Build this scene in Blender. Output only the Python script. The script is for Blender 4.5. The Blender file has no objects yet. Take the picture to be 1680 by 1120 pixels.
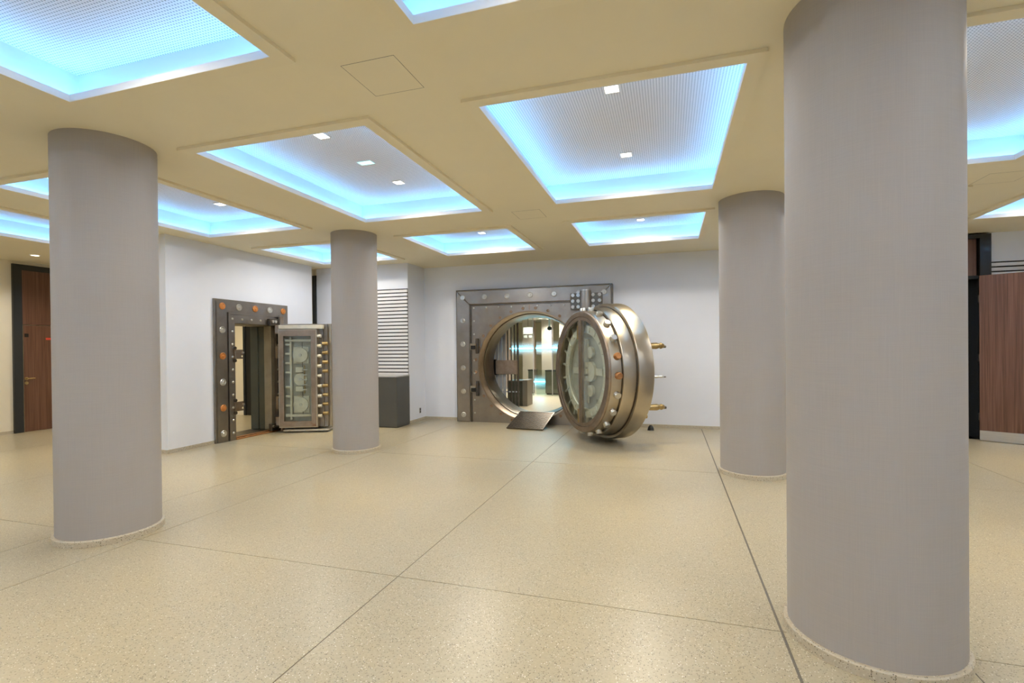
import bpy, bmesh, math, random
from mathutils import Matrix, Vector
random.seed(7)
S = bpy.context.scene
COL = S.collection
PI = math.pi

# ------------------------------------------------------------------ camera
F_PX, YAW, PITCH, ROLL, CAM_H = 821.0147, math.radians(17.37485), math.radians(-0.34108), math.radians(-0.56622), 1.65
fw = Vector((-math.sin(YAW) * math.cos(PITCH), math.cos(YAW) * math.cos(PITCH), math.sin(PITCH)))
rt = Vector((math.cos(YAW), math.sin(YAW), 0))
up = rt.cross(fw)
r2 = rt * math.cos(ROLL) + up * math.sin(ROLL)
u2 = -rt * math.sin(ROLL) + up * math.cos(ROLL)
cd = bpy.data.cameras.new('camera')
cam = bpy.data.objects.new('camera', cd)
COL.objects.link(cam)
cam.matrix_world = Matrix(((r2.x, u2.x, -fw.x, 0), (r2.y, u2.y, -fw.y, 0), (r2.z, u2.z, -fw.z, CAM_H), (0, 0, 0, 1)))
cd.sensor_width = 36
cd.lens = F_PX / 1680 * 36
cd.shift_y = 14.81 / 1680
cd.clip_start = 0.05
S.camera = cam

# ------------------------------------------------------------------ world, exposure
w = bpy.data.worlds.new('world')
S.world = w
w.use_nodes = True
w.node_tree.nodes['Background'].inputs[0].default_value = (0.5, 0.5, 0.5, 1)
w.node_tree.nodes['Background'].inputs[1].default_value = 0.0
S.view_settings.view_transform = 'Standard'
S.view_settings.look = 'None'
S.view_settings.gamma = 1
S.view_settings.use_curve_mapping = False
S.view_settings.exposure = 0.1
try:
    S.cycles.max_bounces = 7
    S.cycles.diffuse_bounces = 4
    S.cycles.glossy_bounces = 3
    S.cycles.transmission_bounces = 2
    S.cycles.transparent_max_bounces = 6
    S.cycles.use_adaptive_sampling = True
    S.cycles.adaptive_threshold = 0.1
    S.cycles.adaptive_min_samples = 16
    S.cycles.sample_clamp_indirect = 6
    S.cycles.caustics_reflective = False
    S.cycles.caustics_refractive = False
except Exception:
    pass

LED_COL, LED_STR = (0.17, 0.53, 1.0), 24.0          # cove strips
SPOT_COL, SPOT_W = (1.0, 0.91, 0.77), 52.0          # recessed downlights
LENS_STR = 9.0

# ------------------------------------------------------------------ materials
MATS = {}
def nodes(name):
    m = bpy.data.materials.new(name)
    m.use_nodes = True
    nt = m.node_tree
    b = nt.nodes['Principled BSDF']
    MATS[name] = m
    return m, nt, b
def lk(nt, a, b): nt.links.new(a, b)
def ramp(nt, fac, stops):
    r = nt.nodes.new('ShaderNodeValToRGB')
    e = r.color_ramp.elements
    while len(e) < len(stops): e.new(0.5)
    for k, (p, c) in enumerate(stops):
        e[k].position = p
        e[k].color = (*c, 1)
    lk(nt, fac, r.inputs[0])
    return r.outputs[0]
def coords(nt, scale=(1, 1, 1), kind='Object'):
    t = nt.nodes.new('ShaderNodeTexCoord')
    mp = nt.nodes.new('ShaderNodeMapping')
    mp.inputs['Scale'].default_value = scale
    lk(nt, t.outputs[kind], mp.inputs[0])
    return mp.outputs[0]
def noise(nt, vec, scale, detail=3, rough=0.55):
    n = nt.nodes.new('ShaderNodeTexNoise')
    n.inputs['Scale'].default_value = scale
    n.inputs['Detail'].default_value = detail
    n.inputs['Roughness'].default_value = rough
    lk(nt, vec, n.inputs['Vector'])
    return n.outputs['Fac']
def bump(nt, b, h, strength, dist=0.01):
    n = nt.nodes.new('ShaderNodeBump')
    n.inputs['Strength'].default_value = strength
    n.inputs['Distance'].default_value = dist
    lk(nt, h, n.inputs['Height'])
    lk(nt, n.outputs[0], b.inputs['Normal'])
def paint(name, c, rough=0.6, var=0.04, nscale=3.0, bstr=0.03, metal=0.0, spec=0.5):
    m, nt, b = nodes(name)
    v = coords(nt)
    n = noise(nt, v, nscale, 4)
    lk(nt, ramp(nt, n, [(0.3, tuple(x * (1 - var) for x in c)), (0.7, tuple(min(1, x * (1 + var)) for x in c))]), b.inputs['Base Color'])
    b.inputs['Roughness'].default_value = rough
    b.inputs['Metallic'].default_value = metal
    b.inputs['Specular IOR Level'].default_value = spec
    if bstr: bump(nt, b, noise(nt, v, 180, 2), bstr, 0.002)
    return m
def metal(name, c1, c2, rough, nscale=4.0, stretch=(1, 1, 1), rust=None, metallic=1.0):
    m, nt, b = nodes(name)
    v = coords(nt, stretch)
    n = noise(nt, v, nscale, 6, 0.65)
    col = ramp(nt, n, [(0.32, c1), (0.68, c2)])
    if rust:
        n2 = noise(nt, coords(nt), 2.3, 5, 0.7)
        f = ramp(nt, n2, [(0.60, (0, 0, 0)), (0.76, (1, 1, 1))])
        mx = nt.nodes.new('ShaderNodeMixRGB')
        lk(nt, f, mx.inputs[0])
        lk(nt, col, mx.inputs[1])
        mx.inputs[2].default_value = (*rust, 1)
        col = mx.outputs[0]
    lk(nt, col, b.inputs['Base Color'])
    b.inputs['Metallic'].default_value = metallic
    b.inputs['Roughness'].default_value = rough
    return m
def emit(name, c, s):
    m, nt, b = nodes(name)
    b.inputs['Base Color'].default_value = (*c, 1)
    b.inputs['Emission Color'].default_value = (*c, 1)
    b.inputs['Emission Strength'].default_value = s
    return m

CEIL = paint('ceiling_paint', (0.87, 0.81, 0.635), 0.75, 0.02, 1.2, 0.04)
WALL = paint('wall_paint', (0.82, 0.86, 0.95), 0.6, 0.015, 1.5, 0.04)
WHITE = paint('white_lacquer', (0.82, 0.82, 0.84), 0.5, 0.01)
COVE = paint('cove_white', (0.86, 0.87, 0.88), 0.6, 0.01)
GREY = paint('box_grey', (0.088, 0.088, 0.08), 0.45, 0.05)
GREYTOP = paint('box_top', (0.42, 0.42, 0.42), 0.4, 0.03)
DARK = paint('dark_frame', (0.022, 0.026, 0.032), 0.24, 0.05)
BLACK = paint('black_plastic', (0.008, 0.008, 0.008), 0.4, 0.05)
SLATBACK = paint('slat_backing', (0.015, 0.016, 0.02), 0.8, 0.05)
JOINT = paint('joint_filler', (0.15, 0.135, 0.11), 0.6, 0.05)
CREAM = paint('cream_wall', (0.80, 0.74, 0.60), 0.7, 0.02)
RED = paint('red_sign', (0.65, 0.07, 0.04), 0.5, 0.03)
LOCKPALE = paint('pale_lockwork', (0.74, 0.71, 0.61), 0.35, 0.10, 9, metal=0.2)
LOCKDIM = paint('grey_lockplate', (0.48, 0.48, 0.44), 0.4, 0.12, 6, metal=0.2)
OLIVE = paint('olive_panel', (0.075, 0.08, 0.06), 0.4, 0.1)
BEIGEJAMB = paint('beige_jamb', (0.34, 0.29, 0.20), 0.45, 0.12, 5, metal=0.3)
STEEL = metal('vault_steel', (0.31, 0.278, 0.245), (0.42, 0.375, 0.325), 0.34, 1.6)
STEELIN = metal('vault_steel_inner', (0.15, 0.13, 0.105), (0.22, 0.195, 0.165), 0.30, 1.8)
STEELL = metal('small_vault_steel', (0.27, 0.25, 0.235), (0.37, 0.34, 0.315), 0.34, 2.0)
BRUSH = metal('brushed_steel', (0.46, 0.405, 0.325), (0.59, 0.525, 0.42), 0.29, 0.9, (1, 1, 1))
BRONZE = metal('bronze_ring', (0.30, 0.24, 0.19), (0.42, 0.34, 0.27), 0.38, 5.0, (1, 1, 1), (0.26, 0.11, 0.05))
SILVER = metal('silver_bolt', (0.60, 0.58, 0.54), (0.75, 0.73, 0.68), 0.28, 12)
COPPER = metal('copper_bolt', (0.62, 0.24, 0.07), (0.80, 0.36, 0.12), 0.40, 14, metallic=0.7)
RUSTY = metal('rusty_bolt', (0.34, 0.15, 0.06), (0.52, 0.26, 0.11), 0.5, 18, metallic=0.5)
BRASS = metal('brass', (0.38, 0.27, 0.12), (0.54, 0.40, 0.19), 0.34, 10)
GUN = metal('gunmetal', (0.11, 0.10, 0.09), (0.18, 0.16, 0.14), 0.40, 8)
GATE = metal('gate_steel', (0.50, 0.53, 0.60), (0.62, 0.66, 0.72), 0.4, 6, (8, 8, 0.4), metallic=0.35)
LOCKBOX = metal('gate_lock_bronze', (0.34, 0.26, 0.20), (0.44, 0.35, 0.28), 0.45, 10, metallic=0.6)
KICK = metal('kick_plate_steel', (0.55, 0.53, 0.50), (0.65, 0.63, 0.60), 0.35, 4, (1, 1, 30))
LED = emit('led_strip', LED_COL, LED_STR)
LENS = emit('downlight_lens', (1.0, 0.90, 0.70), LENS_STR)
LENSCOOL = emit('emergency_lens', (0.45, 1.0, 0.92), 1.6)
LEDLINE = emit('vault_led_line', (0.10, 0.66, 1.0), 26.0)

def column_mat():
    m, nt, b = nodes('column_fabric')
    v = coords(nt)
    a = noise(nt, coords(nt, (260, 260, 4)), 1.0, 2)
    c = noise(nt, coords(nt, (5, 5, 300)), 1.0, 2)
    mx = nt.nodes.new('ShaderNodeMath'); mx.operation = 'ADD'
    lk(nt, a, mx.inputs[0]); lk(nt, c, mx.inputs[1])
    hf = nt.nodes.new('ShaderNodeMath'); hf.operation = 'MULTIPLY'
    lk(nt, mx.outputs[0], hf.inputs[0]); hf.inputs[1].default_value = 0.5
    lk(nt, ramp(nt, hf.outputs[0], [(0.3, (0.385, 0.36, 0.345)), (0.7, (0.425, 0.40, 0.38))]), b.inputs['Base Color'])
    b.inputs['Roughness'].default_value = 0.65
    bump(nt, b, hf.outputs[0], 0.06, 0.002)
    return m
COLUMN = column_mat()

def terrazzo(name, base, rough, dark=0.14):
    m, nt, b = nodes(name)
    v = coords(nt)
    def chips(scale, th, c, prev):
        vo = nt.nodes.new('ShaderNodeTexVoronoi')
        vo.inputs['Scale'].default_value = scale
        lk(nt, v, vo.inputs['Vector'])
        sep = nt.nodes.new('ShaderNodeSeparateColor')
        lk(nt, vo.outputs['Color'], sep.inputs[0])
        lt = nt.nodes.new('ShaderNodeMath'); lt.operation = 'LESS_THAN'
        lk(nt, sep.outputs[0], lt.inputs[0]); lt.inputs[1].default_value = th
        ds = nt.nodes.new('ShaderNodeMath'); ds.operation = 'LESS_THAN'
        lk(nt, vo.outputs['Distance'], ds.inputs[0]); ds.inputs[1].default_value = 0.42
        mu = nt.nodes.new('ShaderNodeMath'); mu.operation = 'MULTIPLY'
        lk(nt, lt.outputs[0], mu.inputs[0]); lk(nt, ds.outputs[0], mu.inputs[1])
        mx = nt.nodes.new('ShaderNodeMixRGB')
        lk(nt, mu.outputs[0], mx.inputs[0])
        lk(nt, prev, mx.inputs[1])
        mx.inputs[2].default_value = (*c, 1)
        return mx.outputs[0]
    n = noise(nt, v, 0.7, 4)
    n2 = noise(nt, v, 60, 3)
    base1 = ramp(nt, n, [(0.3, tuple(x * 0.96 for x in base)), (0.7, tuple(min(1, x * 1.04) for x in base))])
    mm = nt.nodes.new('ShaderNodeMixRGB'); mm.blend_type = 'MULTIPLY'; mm.inputs[0].default_value = 1
    lk(nt, base1, mm.inputs[1])
    lk(nt, ramp(nt, n2, [(0.3, (0.88, 0.87, 0.85)), (0.65, (1, 1, 1))]), mm.inputs[2])
    c = chips(105, 0.13, (0.24, 0.20, 0.13), mm.outputs[0])
    c = chips(150, 0.09, (dark, dark * 0.9, dark * 0.75), c)
    c = chips(130, 0.06, (0.72, 0.69, 0.60), c)
    lk(nt, c, b.inputs['Base Color'])
    b.inputs['Roughness'].default_value = rough
    b.inputs['Specular IOR Level'].default_value = 0.42
    return m
FLOORM = terrazzo('terrazzo_floor', (0.46, 0.405, 0.285), 0.30)
SKIRTM = terrazzo('terrazzo_skirting', (0.56, 0.50, 0.39), 0.4, 0.10)

def perforated():
    m, nt, b = nodes('perforated_panel')
    v = coords(nt, (1 / 0.023, 1 / 0.023, 0))
    fr = nt.nodes.new('ShaderNodeVectorMath'); fr.operation = 'FRACTION'
    lk(nt, v, fr.inputs[0])
    sb = nt.nodes.new('ShaderNodeVectorMath'); sb.operation = 'SUBTRACT'
    lk(nt, fr.outputs[0], sb.inputs[0]); sb.inputs[1].default_value = (0.5, 0.5, 0)
    ln = nt.nodes.new('ShaderNodeVectorMath'); ln.operation = 'LENGTH'
    lk(nt, sb.outputs[0], ln.inputs[0])
    lt = nt.nodes.new('ShaderNodeMath'); lt.operation = 'LESS_THAN'
    lk(nt, ln.outputs['Value'], lt.inputs[0]); lt.inputs[1].default_value = 0.25
    mx = nt.nodes.new('ShaderNodeMixRGB')
    lk(nt, lt.outputs[0], mx.inputs[0])
    mx.inputs[1].default_value = (0.88, 0.87, 0.89, 1)
    mx.inputs[2].default_value = (0.36, 0.36, 0.39, 1)
    lk(nt, mx.outputs[0], b.inputs['Base Color'])
    b.inputs['Roughness'].default_value = 0.6
    return m
PERF = perforated()

def wood(name, c1, c2, c3):
    m, nt, b = nodes(name)
    v = coords(nt, (38, 38, 0.7))
    n = noise(nt, v, 1.0, 5, 0.6)
    v2 = coords(nt, (160, 160, 2.0))
    n2 = noise(nt, v2, 1.0, 2)
    ad = nt.nodes.new('ShaderNodeMath'); ad.operation = 'MULTIPLY_ADD'
    lk(nt, n2, ad.inputs[0]); ad.inputs[1].default_value = 0.35; lk(nt, n, ad.inputs[2])
    lk(nt, ramp(nt, ad.outputs[0], [(0.45, c1), (0.66, c2), (0.88, c3)]), b.inputs['Base Color'])
    b.inputs['Roughness'].default_value = 0.38
    return m
WALNUT = wood('walnut', (0.078, 0.034, 0.021), (0.135, 0.061, 0.038), (0.195, 0.098, 0.062))

def glass(name, tint, rough=0.02, fac=0.10):
    m, nt, b = nodes(name)
    out = nt.nodes['Material Output']
    tr = nt.nodes.new('ShaderNodeBsdfTransparent'); tr.inputs[0].default_value = (*tint, 1)
    gl = nt.nodes.new('ShaderNodeBsdfGlossy'); gl.inputs['Roughness'].default_value = rough
    fr = nt.nodes.new('ShaderNodeFresnel'); fr.inputs[0].default_value = 1.5
    ad = nt.nodes.new('ShaderNodeMath'); ad.operation = 'ADD'; ad.use_clamp = True
    lk(nt, fr.outputs[0], ad.inputs[0]); ad.inputs[1].default_value = fac
    ge = nt.nodes.new('ShaderNodeNewGeometry')           # no total reflection on the way out of a thin pane
    iv = nt.nodes.new('ShaderNodeMath'); iv.operation = 'SUBTRACT'; iv.inputs[0].default_value = 1.0
    lk(nt, ge.outputs['Backfacing'], iv.inputs[1])
    mu = nt.nodes.new('ShaderNodeMath'); mu.operation = 'MULTIPLY'
    lk(nt, ad.outputs[0], mu.inputs[0]); lk(nt, iv.outputs[0], mu.inputs[1])
    mx = nt.nodes.new('ShaderNodeMixShader')
    lk(nt, mu.outputs[0], mx.inputs[0]); lk(nt, tr.outputs[0], mx.inputs[1]); lk(nt, gl.outputs[0], mx.inputs[2])
    lk(nt, mx.outputs[0], out.inputs[0])
    return m
GLASS = glass('clear_glass', (0.92, 0.95, 0.93), 0.02, 0.05)
GLASSG = glass('green_glass', (0.90, 0.96, 0.93), 0.05, 0.04)

# ------------------------------------------------------------------ mesh helpers
def box(bm, x0, x1, y0, y1, z0, z1, M=None):
    vs = [bm.verts.new(p) for p in ((x0, y0, z0), (x1, y0, z0), (x1, y1, z0), (x0, y1, z0), (x0, y0, z1), (x1, y0, z1), (x1, y1, z1), (x0, y1, z1))]
    if M is not None:
        for v in vs: v.co = M @ v.co
    for f in ((3, 2, 1, 0), (4, 5, 6, 7), (0, 1, 5, 4), (1, 2, 6, 5), (2, 3, 7, 6), (3, 0, 4, 7)):
        bm.faces.new([vs[i] for i in f])
def bevel_all(bm, off, seg=1):
    bmesh.ops.bevel(bm, geom=list(bm.edges), offset=off, segments=seg, profile=0.5, affect='EDGES', clamp_overlap=True)
def frame_basis(d):
    d = Vector(d).normalized()
    a = Vector((0, 0, 1)) if abs(d.z) < 0.9 else Vector((1, 0, 0))
    u = d.cross(a).normalized()
    return u, d.cross(u).normalized(), d
def lathe(bm, prof, seg=32, o=(0, 0, 0), axis=(0, 0, 1), close=True):
    """prof: list of (t along axis, radius); radius 0 ends are capped to a point"""
    u, v, d = frame_basis(axis)
    o = Vector(o)
    rings = []
    for t, r in prof:
        if r <= 1e-6:
            rings.append([bm.verts.new(o + d * t)])
        else:
            rings.append([bm.verts.new(o + d * t + u * (r * math.cos(2 * PI * k / seg)) + v * (r * math.sin(2 * PI * k / seg))) for k in range(seg)])
    for a, b in zip(rings[:-1], rings[1:]):
        for k in range(seg):
            k2 = (k + 1) % seg
            if len(a) == 1 and len(b) == 1: continue
            if len(a) == 1: bm.faces.new((a[0], b[k2], b[k]))
            elif len(b) == 1: bm.faces.new((a[k], a[k2], b[0]))
            else: bm.faces.new((a[k], a[k2], b[k2], b[k]))
    if close and len(rings[0]) > 1 and len(rings[-1]) > 1 and prof[0] == prof[-1]:
        pass
def cyl(bm, p0, p1, r, seg=16, r2=None):
    p0, p1 = Vector(p0), Vector(p1)
    L = (p1 - p0).length
    r2 = r if r2 is None else r2
    lathe(bm, [(0, 0), (0, r), (L, r2), (L, 0)], seg, p0, p1 - p0)
def ring_rect(bm, o, i, z0, z1):
    """rectangular ring in the xy plane: o, i = (x0,x1,y0,y1)"""
    def lp(r, z): return [bm.verts.new((x, y, z)) for x, y in ((r[0], r[2]), (r[1], r[2]), (r[1], r[3]), (r[0], r[3]))]
    ob, ot, ib, it = lp(o, z0), lp(o, z1), lp(i, z0), lp(i, z1)
    for k in range(4):
        j = (k + 1) % 4
        bm.faces.new((ob[k], ob[j], ot[j], ot[k]))
        bm.faces.new((ib[j], ib[k], it[k], it[j]))
        bm.faces.new((ob[j], ob[k], ib[k], ib[j]))
        bm.faces.new((ot[k], ot[j], it[j], it[k]))
def ring_wall(bm, o, i, y0, y1):
    """rectangular ring standing in the xz plane: o, i = (x0,x1,z0,z1); runs y0..y1"""
    def lp(r, y): return [bm.verts.new((x, y, z)) for x, z in ((r[0], r[2]), (r[1], r[2]), (r[1], r[3]), (r[0], r[3]))]
    ob, ot, ib, it = lp(o, y0), lp(o, y1), lp(i, y0), lp(i, y1)
    for k in range(4):
        j = (k + 1) % 4
        bm.faces.new((ob[k], ot[k], ot[j], ob[j]))
        bm.faces.new((ib[j], it[j], it[k], ib[k]))
        bm.faces.new((ob[j], ib[j], ib[k], ob[k]))
        bm.faces.new((ot[k], it[k], it[j], ot[j]))
def plate_hole(bm, rect, c, r, y0, y1, seg=96):
    """plate in xz with a round hole; rect=(x0,x1,z0,z1)"""
    x0, x1, z0, z1 = rect
    angs = sorted(set([2 * PI * k / seg for k in range(seg)] + [math.atan2(z - c[1], x - c[0]) % (2 * PI) for x in (x0, x1) for z in (z0, z1)]))
    def outer(a):
        dx, dz = math.cos(a), math.sin(a)
        t = 1e9
        if dx > 1e-9: t = min(t, (x1 - c[0]) / dx)
        if dx < -1e-9: t = min(t, (x0 - c[0]) / dx)
        if dz > 1e-9: t = min(t, (z1 - c[1]) / dz)
        if dz < -1e-9: t = min(t, (z0 - c[1]) / dz)
        return c[0] + dx * t, c[1] + dz * t
    I0, I1, O0, O1 = [], [], [], []
    for a in angs:
        ox, oz = outer(a)
        ix, iz = c[0] + r * math.cos(a), c[1] + r * math.sin(a)
        I0.append(bm.verts.new((ix, y0, iz))); I1.append(bm.verts.new((ix, y1, iz)))
        O0.append(bm.verts.new((ox, y0, oz))); O1.append(bm.verts.new((ox, y1, oz)))
    n = len(angs)
    for k in range(n):
        j = (k + 1) % n
        bm.faces.new((I0[k], O0[k], O0[j], I0[j]))
        bm.faces.new((I1[j], O1[j], O1[k], I1[k]))
        bm.faces.new((O0[k], O1[k], O1[j], O0[j]))
        bm.faces.new((I0[j], I1[j], I1[k], I0[k]))
def prism(bm, pts, y0, y1):
    """pts in xz, extruded along y"""
    a = [bm.verts.new((x, y0, z)) for x, z in pts]
    b = [bm.verts.new((x, y1, z)) for x, z in pts]
    bm.faces.new(a); bm.faces.new(b[::-1])
    n = len(pts)
    for k in range(n):
        j = (k + 1) % n
        bm.faces.new((a[j], a[k], b[k], b[j]))
def obj(name, bm, mat, parent=None, smooth=False, label=None):
    bmesh.ops.recalc_face_normals(bm, faces=list(bm.faces))
    me = bpy.data.meshes.new(name)
    bm.to_mesh(me)
    bm.free()
    me.materials.append(mat)
    if smooth:
        for p in me.polygons: p.use_smooth = True
        me.set_sharp_from_angle(angle=math.radians(35))
    o = bpy.data.objects.new(name, me)
    COL.objects.link(o)
    if parent: o.parent = parent
    if label: o['label'] = label
    return o
def inst(src, loc=None, parent=None, name=None, rot=None, mat=None):
    """another object sharing a mesh"""
    o = bpy.data.objects.new(name or src.name.split('.')[0], src.data)
    COL.objects.link(o)
    o.parent = parent if parent else src.parent
    if loc is not None: o.location = loc
    if rot is not None: o.rotation_euler = rot
    return o
def BOX(name, d, mat, parent=None, bev=0.0, label=None, M=None):
    bm = bmesh.new()
    box(bm, *d, M=M)
    if bev: bevel_all(bm, bev)
    return obj(name, bm, mat, parent, label=label)
def CYL(name, p0, p1, r, mat, parent=None, seg=20, r2=None, label=None):
    bm = bmesh.new()
    cyl(bm, p0, p1, r, seg, r2)
    return obj(name, bm, mat, parent, True, label)
def thing(name, label, cat, loc=(0, 0, 0), rz=0.0, group=None):
    o = bpy.data.objects.new(name, None)
    o.empty_display_size = 0.1
    COL.objects.link(o)
    o.location = loc
    o.rotation_euler = (0, 0, rz)
    o['label'] = label
    o['category'] = cat
    if group: o['group'] = group
    return o
def tag(o, label, cat, group=None):
    o['label'] = label
    o['category'] = cat
    if group: o['group'] = group
    return o
def struct(o, label, cat):
    o['kind'] = 'structure'
    return tag(o, label, cat)
def lamp(name, kind, loc, energy, color, parent=None, rot=(0, 0, 0), **kw):
    l = bpy.data.lights.new(name, kind)
    l.energy = energy
    l.color = color
    for k, v in kw.items(): setattr(l, k, v)
    o = bpy.data.objects.new(name, l)
    COL.objects.link(o)
    o.location = loc
    o.rotation_euler = rot
    if parent: o.parent = parent
    return o

# ------------------------------------------------------------------ room shell
ZC = 3.525
XL, XR_, YB, YBACK = -12.75, 8.0, -5.0, 10.58
GX = [XL, -10.62, -7.95, -5.28, -4.44, -1.885, 0.61, 1.45, 3.95, 6.5, XR_]
GY = [YB, -4.35, -0.58, 3.20, 6.965, 10.58]

bm = bmesh.new(); box(bm, XL, XR_, YB, YBACK, -0.10, -0.0025)
floor = struct(obj('floor', bm, JOINT), 'speckled cream terrazzo floor of large slabs with thin grey joints', 'floor')
for i in range(len(GX) - 1):
    for j in range(len(GY) - 1):
        gl = 0.004; gr = 0.004
        x0, x1, y0, y1 = GX[i], GX[i + 1], GY[j], GY[j + 1]
        if abs(x0 - 0.61) < 1e-6: x0 += 0.004
        if abs(x1 - 0.61) < 1e-6: x1 -= 0.004
        BOX('slab', (x0 + 0.0035, x1 - 0.0035, y0 + 0.003, y1 - 0.003, -0.02, 0.0), FLOORM, floor)

# coffer grid
CXR = {'a': (-10.08, -8.25), 'b': (-7.17, -5.345), 'c': (-4.22, -2.39), 'd': (-1.378, 0.508), 'e': (1.46, 3.36), 'f': (4.36, 6.2)}
CYR = {-1: (-3.97, -1.21), 0: (-0.19, 2.577), 1: (3.61, 6.37), 2: (7.43, 9.22)}
coffers = {}
for kx, xr in CXR.items():
    for ky, yr in CYR.items():
        if kx == 'a' and ky == 2: continue
        coffers[(kx, ky)] = (xr[0], xr[1], yr[0], yr[1])
bm = bmesh.new()
HOLES = [(a - 0.05, b + 0.05, c - 0.05, d + 0.05) for a, b, c, d in coffers.values()]
xs = sorted(set([XL - 0.1, XR_ + 0.1] + [h[k] for h in HOLES for k in (0, 1)]))
ys = sorted(set([YB - 0.1, YBACK + 0.12] + [h[k] for h in HOLES for k in (2, 3)]))
for i in range(len(xs) - 1):
    for j in range(len(ys) - 1):
        mx, my = (xs[i] + xs[i + 1]) / 2, (ys[j] + ys[j + 1]) / 2
        if any(h[0] < mx < h[1] and h[2] < my < h[3] for h in HOLES): continue
        vs = [bm.verts.new(p) for p in ((xs[i], ys[j], ZC), (xs[i], ys[j + 1], ZC), (xs[i + 1], ys[j + 1], ZC), (xs[i + 1], ys[j], ZC))]
        bm.faces.new(vs)
bmesh.ops.remove_doubles(bm, verts=list(bm.verts), dist=1e-5)
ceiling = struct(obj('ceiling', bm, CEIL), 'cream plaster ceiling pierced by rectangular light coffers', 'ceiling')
# hairline access hatches: a shallow dark gap around a flush panel
for hx0, hx1, hy0, hy1 in ((-2.06, -1.662, 2.84, 3.262), (-2.06, -1.662, 6.62, 7.05), (3.42, 3.85, 6.9, 7.32)):
    bm = bmesh.new(); ring_rect(bm, (hx0, hx1, hy0, hy1), (hx0 + 0.003, hx1 - 0.003, hy0 + 0.003, hy1 - 0.003), ZC - 0.0008, ZC + 0.001)
    obj('hatch_gap', bm, JOINT, ceiling)
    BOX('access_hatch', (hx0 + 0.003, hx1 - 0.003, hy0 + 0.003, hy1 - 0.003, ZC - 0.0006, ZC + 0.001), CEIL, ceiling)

def wall(name, boxes, label, mat=WALL):
    bm = bmesh.new()
    for b in boxes: box(bm, *b)
    return struct(obj(name, bm, mat), label, 'wall')
wall_back = wall('wall_back', [(-5.5, -4.42, YBACK, 10.72, 0, ZC), (-1.22, 3.9, YBACK, 10.72, 0, ZC), (-4.42, -1.22, YBACK, 10.72, 2.86, ZC), (5.2, XR_, YBACK, 10.72, 0, ZC)],
                 'white back wall around the round vault entrance')
wall_return = wall('wall_return', [(-5.62, -5.445, 9.80, YBACK, 0, ZC)], 'narrow white return wall beside the slatted panel')
wall_slatted = wall('wall_slatted', [(-7.83, -5.62, 9.80, 9.95, 0, ZC), (-5.62, -5.445, 9.7995, 9.80, 0, ZC)], 'white wall behind the middle column carrying dark-gapped slats')
wall_vault = wall('wall_vault', [(-8.2, -7.68, 6.0, 7.24, 0, ZC), (-8.2, -7.68, 8.34, 9.45, 0, ZC), (-8.2, -7.68, 7.24, 8.34, 2.17, ZC)],
                  'thick white wall holding the small rectangular vault door')
wall_corridor = wall('wall_corridor', [(XL, -7.83, 10.13, 10.3, 0, ZC)], 'cream corridor wall seen through the small vault doorway', CREAM)
wall_left = wall('wall_left', [(XL - 0.12, XL, YB, 10.3, 0, ZC)], 'cream side wall with the tall walnut door', CREAM)
wall_right = wall('wall_right', [(XR_, XR_ + 0.12, YB, YBACK + 0.1, 0, ZC)], 'white side wall beyond the right edge of view')
wall_front = wall('wall_front', [(XL, XR_, YB - 0.12, YB, 0, ZC)], 'white wall behind the viewpoint')

def base(name, d, label):
    bm = bmesh.new(); box(bm, *d)
    o = obj(name, bm, SKIRTM)
    struct(o, label, 'baseboard')
base('baseboard_back', (-1.10, 3.9, YBACK - 0.014, YBACK, 0, 0.06), 'low terrazzo skirting along back wall right of the vault')
base('baseboard_back_left', (-5.445, -4.55, YBACK - 0.014, YBACK, 0, 0.06), 'short terrazzo skirting left of the round vault')
base('baseboard_return', (-5.445, -5.431, 9.80, YBACK - 0.014, 0, 0.06), 'terrazzo skirting under the electrical outlet')
base('baseboard_vault', (-7.68, -7.666, 5.986, 6.85, 0, 0.06), 'terrazzo skirting left of the small vault frame')
base('baseboard_vault_end', (-8.2, -7.68, 5.986, 6.0, 0, 0.06), 'terrazzo skirting on the end of the vault wall')
base('baseboard_vault_far', (-7.68, -7.666, 8.66, 9.45, 0, 0.06), 'terrazzo skirting right of the small vault frame')
base('baseboard_left', (XL, XL + 0.014, YB, 6.68, 0, 0.06), 'terrazzo skirting beside the tall walnut door')

# ------------------------------------------------------------------ columns
def column(x, y, r, label):
    t = thing('column', label, 'column', (x, y, 0), 0, 'round columns')
    bm = bmesh.new(); lathe(bm, [(0.055, r), (ZC, r)], 96)
    obj('shaft', bm, COLUMN, t, True)
    bm = bmesh.new(); lathe(bm, [(0, r + 0.022), (0.05, r + 0.022), (0.058, r + 0.016), (0.058, r - 0.01)], 96)
    obj('skirting_ring', bm, SKIRTM, t, True, label='speckled terrazzo skirting ring')
column(-4.901, 3.274, 0.387, 'large grey round column in the left foreground')
column(-4.907, 7.07, 0.362, 'slim-looking grey round column in front of the dark box, between the two vaults')
column(1.07, 3.267, 0.41, 'huge grey round column in the right foreground, cut by the frame bottom')
column(1.024, 7.09, 0.385, 'grey round column half hidden behind the huge right foreground column')

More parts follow.
